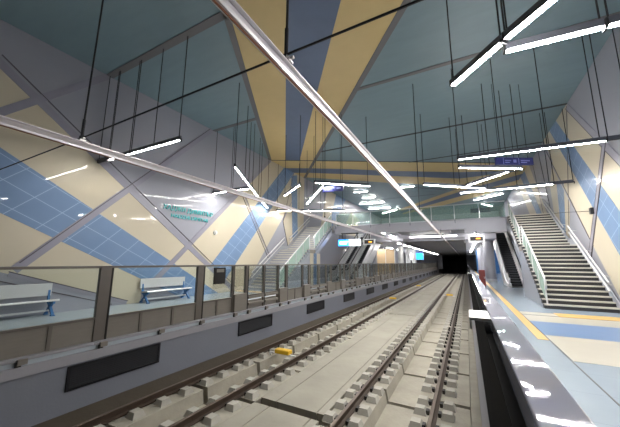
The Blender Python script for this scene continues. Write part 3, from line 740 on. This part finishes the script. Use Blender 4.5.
display(-6.95, -6.2, 3.12, 3.42, 'dark amber train display hanging right of the lit blue sign', 4.1)
display(.34, 1.08, 3.14, 3.40, 'dark amber train display hanging over the right platform edge', 3.75)

# lamps under the low ceilings
def tube_lamp(p, q, lab, grp, w=.12, h=.06, m='lamplow'):
    t = thing('ceiling_lamp', ((p[0] + q[0]) / 2, (p[1] + q[1]) / 2, p[2]), lab, 'lamp', grp)
    b = MB(); b.bar(Vector(p) + Vector((0, 0, .05)), Vector(q) + Vector((0, 0, .05)), w + .04, h, M['housing']); obj('housing', b, t)
    b = MB(); b.bar(p, q, w, .05, M[m]); obj('diffuser', b, t)
for i, y in enumerate([24.5 + 3.4 * k for k in range(17)]):
    zz = 3.68 if y > 29 else 4.23
    tube_lamp((-6.25, y, zz), (-6.25, y + 1.1, zz), 'lamp in the low ceiling row, left platform edge, %s from the near end' % nth(i), 'lamps in a row above the left platform')
tube_lamp((-4.6, 28.83, 4.12), (-0.6, 28.83, 4.12), 'long bright lamp seen through the slot between gallery and tunnel box', None, w=.1, m='lampstrip')
for i, y in enumerate((24.4, 31.4, 38.4, 45.4, 52.4, 59.4)):
    tube_lamp((.9, y, 3.68 if y > 29 else 4.24), (.9, y + 5.5, 3.68 if y > 29 else 4.24), 'long lamp along the low ceiling over the right platform, %s from the near end' % nth(i), 'lamps over the right platform')
for i, (x, y) in enumerate(((-9.5, 33), (-9.5, 40), (-9.5, 47), (-9.5, 54))):
    tube_lamp((x, y, 3.68), (x, y + 3, 3.68), 'lamp deep under the upper floor behind the left barrier, %s from the near end' % nth(i), 'lamps deep over the left platform')

# columns, partitions and small far things
for i, (x, y) in enumerate(((1.95, 32.0), (1.95, 38.0), (1.95, 44.0), (1.95, 50.0))):
    b = MB(); b.prism([(x + .42 * math.cos(2 * PI * k / 20), y + .42 * math.sin(2 * PI * k / 20)) for k in range(20)], 'z', 0, 3.75, M['gallery']); b.prism([(x + .45 * math.cos(2 * PI * k / 20), y + .45 * math.sin(2 * PI * k / 20)) for k in range(20)], 'z', 0, .25, M['steel'])
    solo('column', b, 'round grey column on the right platform under the gallery, %s from the near end' % nth(i), 'column', 'columns on the right platform')
for i, (x, y) in enumerate(((-7.6, 39.5), (-7.6, 45.0), (-7.6, 50.5))):
    b = MB(); b.prism([(x + .35 * math.cos(2 * PI * k / 20), y + .35 * math.sin(2 * PI * k / 20)) for k in range(20)], 'z', 0, 3.75, M['white']); b.prism([(x + .38 * math.cos(2 * PI * k / 20), y + .38 * math.sin(2 * PI * k / 20)) for k in range(20)], 'z', 0, .25, M['steel'])
    solo('column', b, 'round white column behind the tan panels on the left, %s from near end' % nth(i), 'column', 'columns on the left platform')
for i, x in enumerate((-9.3, -8.2)):
    t = thing('tan_partition', (x, 36, 0), 'tan wall panel on the far left platform, the %s one' % ('left' if i == 0 else 'right'), 'panel', 'tan panels on the left platform')
    b = MB(); b.box((x - .52, 36, .1), (x + .52, 36.2, 3.3), M['tan']); obj('board', b, t)
    b = MB(); b.box((x - .54, 35.98, 0), (x + .54, 36.22, .1), M['steel']); b.box((x + .5, 35.97, .1), (x + .56, 36.22, 3.3), M['white']); obj('frame', b, t)
b = MB(); b.box((XL, 40, 0), (-10, 40.2, 3.75), M['gallery']); struct('wall_partition_left', b)
b = MB(); b.box((1.5, 56, 0), (XR, 56.2, 3.75), M['bench_blue']); struct('wall_partition_right', b)
t = thing('fire_cabinet', (.95, 24.1, 0), 'small dark red cabinet behind the right barrier on the platform', 'cabinet')
b = MB(); b.box((.72, 23.9, .1), (1.1, 24.3, 1.2), M['red']); obj('body', b, t, bevel=.02)
b = MB(); b.box((.76, 23.885, .16), (1.06, 23.9, 1.14), M['red']); b.box((1.02, 23.87, .6), (1.04, 23.885, .75), M['steel']); obj('door', b, t)
b = MB(); b.box((.74, 23.92, 0), (.8, 23.98, .1), M['dark']); b.box((1.02, 23.92, 0), (1.08, 23.98, .1), M['dark']); b.box((.74, 24.22, 0), (.8, 24.28, .1), M['dark']); b.box((1.02, 24.22, 0), (1.08, 24.28, .1), M['dark']); obj('foot', b, t)
t = thing('light_box', (-8.6, 58, 2.1), 'glaring blue and white lit sign far down the left platform', 'sign')
b = MB(); b.box((-10.2, 58, 2.2), (-7.0, 58.2, 3.5), M['steel']); b.box((-9.9, 58.05, 3.5), (-9.8, 58.15, 3.75), M['dark']); b.box((-7.4, 58.05, 3.5), (-7.3, 58.15, 3.75), M['dark']); obj('casing', b, t)
b = MB(); b.box((-10.15, 57.98, 2.25), (-8.6, 58, 3.45), M['signlit']); obj('white_face', b, t)
b = MB(); b.box((-8.6, 57.98, 2.25), (-7.05, 58, 3.45), M['signlitblue']); obj('blue_face', b, t)
hangz = 6.3
t = thing('hanging_sign', (1.2, 30.5, hangz), 'small dark sign hanging far behind the gallery railing at right', 'sign')
b = MB(); b.box((.7, 30.45, hangz), (2.3, 30.55, hangz + .4), M['signblue']); obj('panel', b, t)
b = MB(); b.tube([(1.0, 30.5, hangz + .4), (1.0, 30.5, H)], .01, M['cable'], 5); b.tube([(2.0, 30.5, hangz + .4), (2.0, 30.5, H)], .01, M['cable'], 5); obj('suspension_cable', b, t)

# ------------------------------------------------------------------ camera, world, view
f, yaw, pit, rol = 286.04, .4951, .16734, .0055
cy, sy, cp, sp, cr, sr = math.cos(yaw), math.sin(yaw), math.cos(pit), math.sin(pit), math.cos(rol), math.sin(rol)
fw = Vector((-sy * cp, cy * cp, sp)); r = Vector((cy, sy, 0)); u = r.cross(fw)
r2 = r * cr + u * sr; u2 = u * cr - r * sr
cam = bpy.data.cameras.new('camera'); co = bpy.data.objects.new('camera', cam); COL.objects.link(co)
co.matrix_world = Matrix(((r2.x, u2.x, -fw.x, 0), (r2.y, u2.y, -fw.y, 0), (r2.z, u2.z, -fw.z, 1.7), (0, 0, 0, 1)))
cam.sensor_width = 36; cam.sensor_fit = 'HORIZONTAL'; cam.lens = f / 620 * 36; cam.clip_start = 0.02; cam.clip_end = 400
SC.camera = co
w = bpy.data.worlds.new('world'); SC.world = w; w.use_nodes = True
w.node_tree.nodes['Background'].inputs[0].default_value = (.55, .6, .68, 1); w.node_tree.nodes['Background'].inputs[1].default_value = 0.2
vs = SC.view_settings
vs.view_transform = 'Standard'; vs.look = 'None'; vs.gamma = 1; vs.exposure = 1.78; vs.use_curve_mapping = False
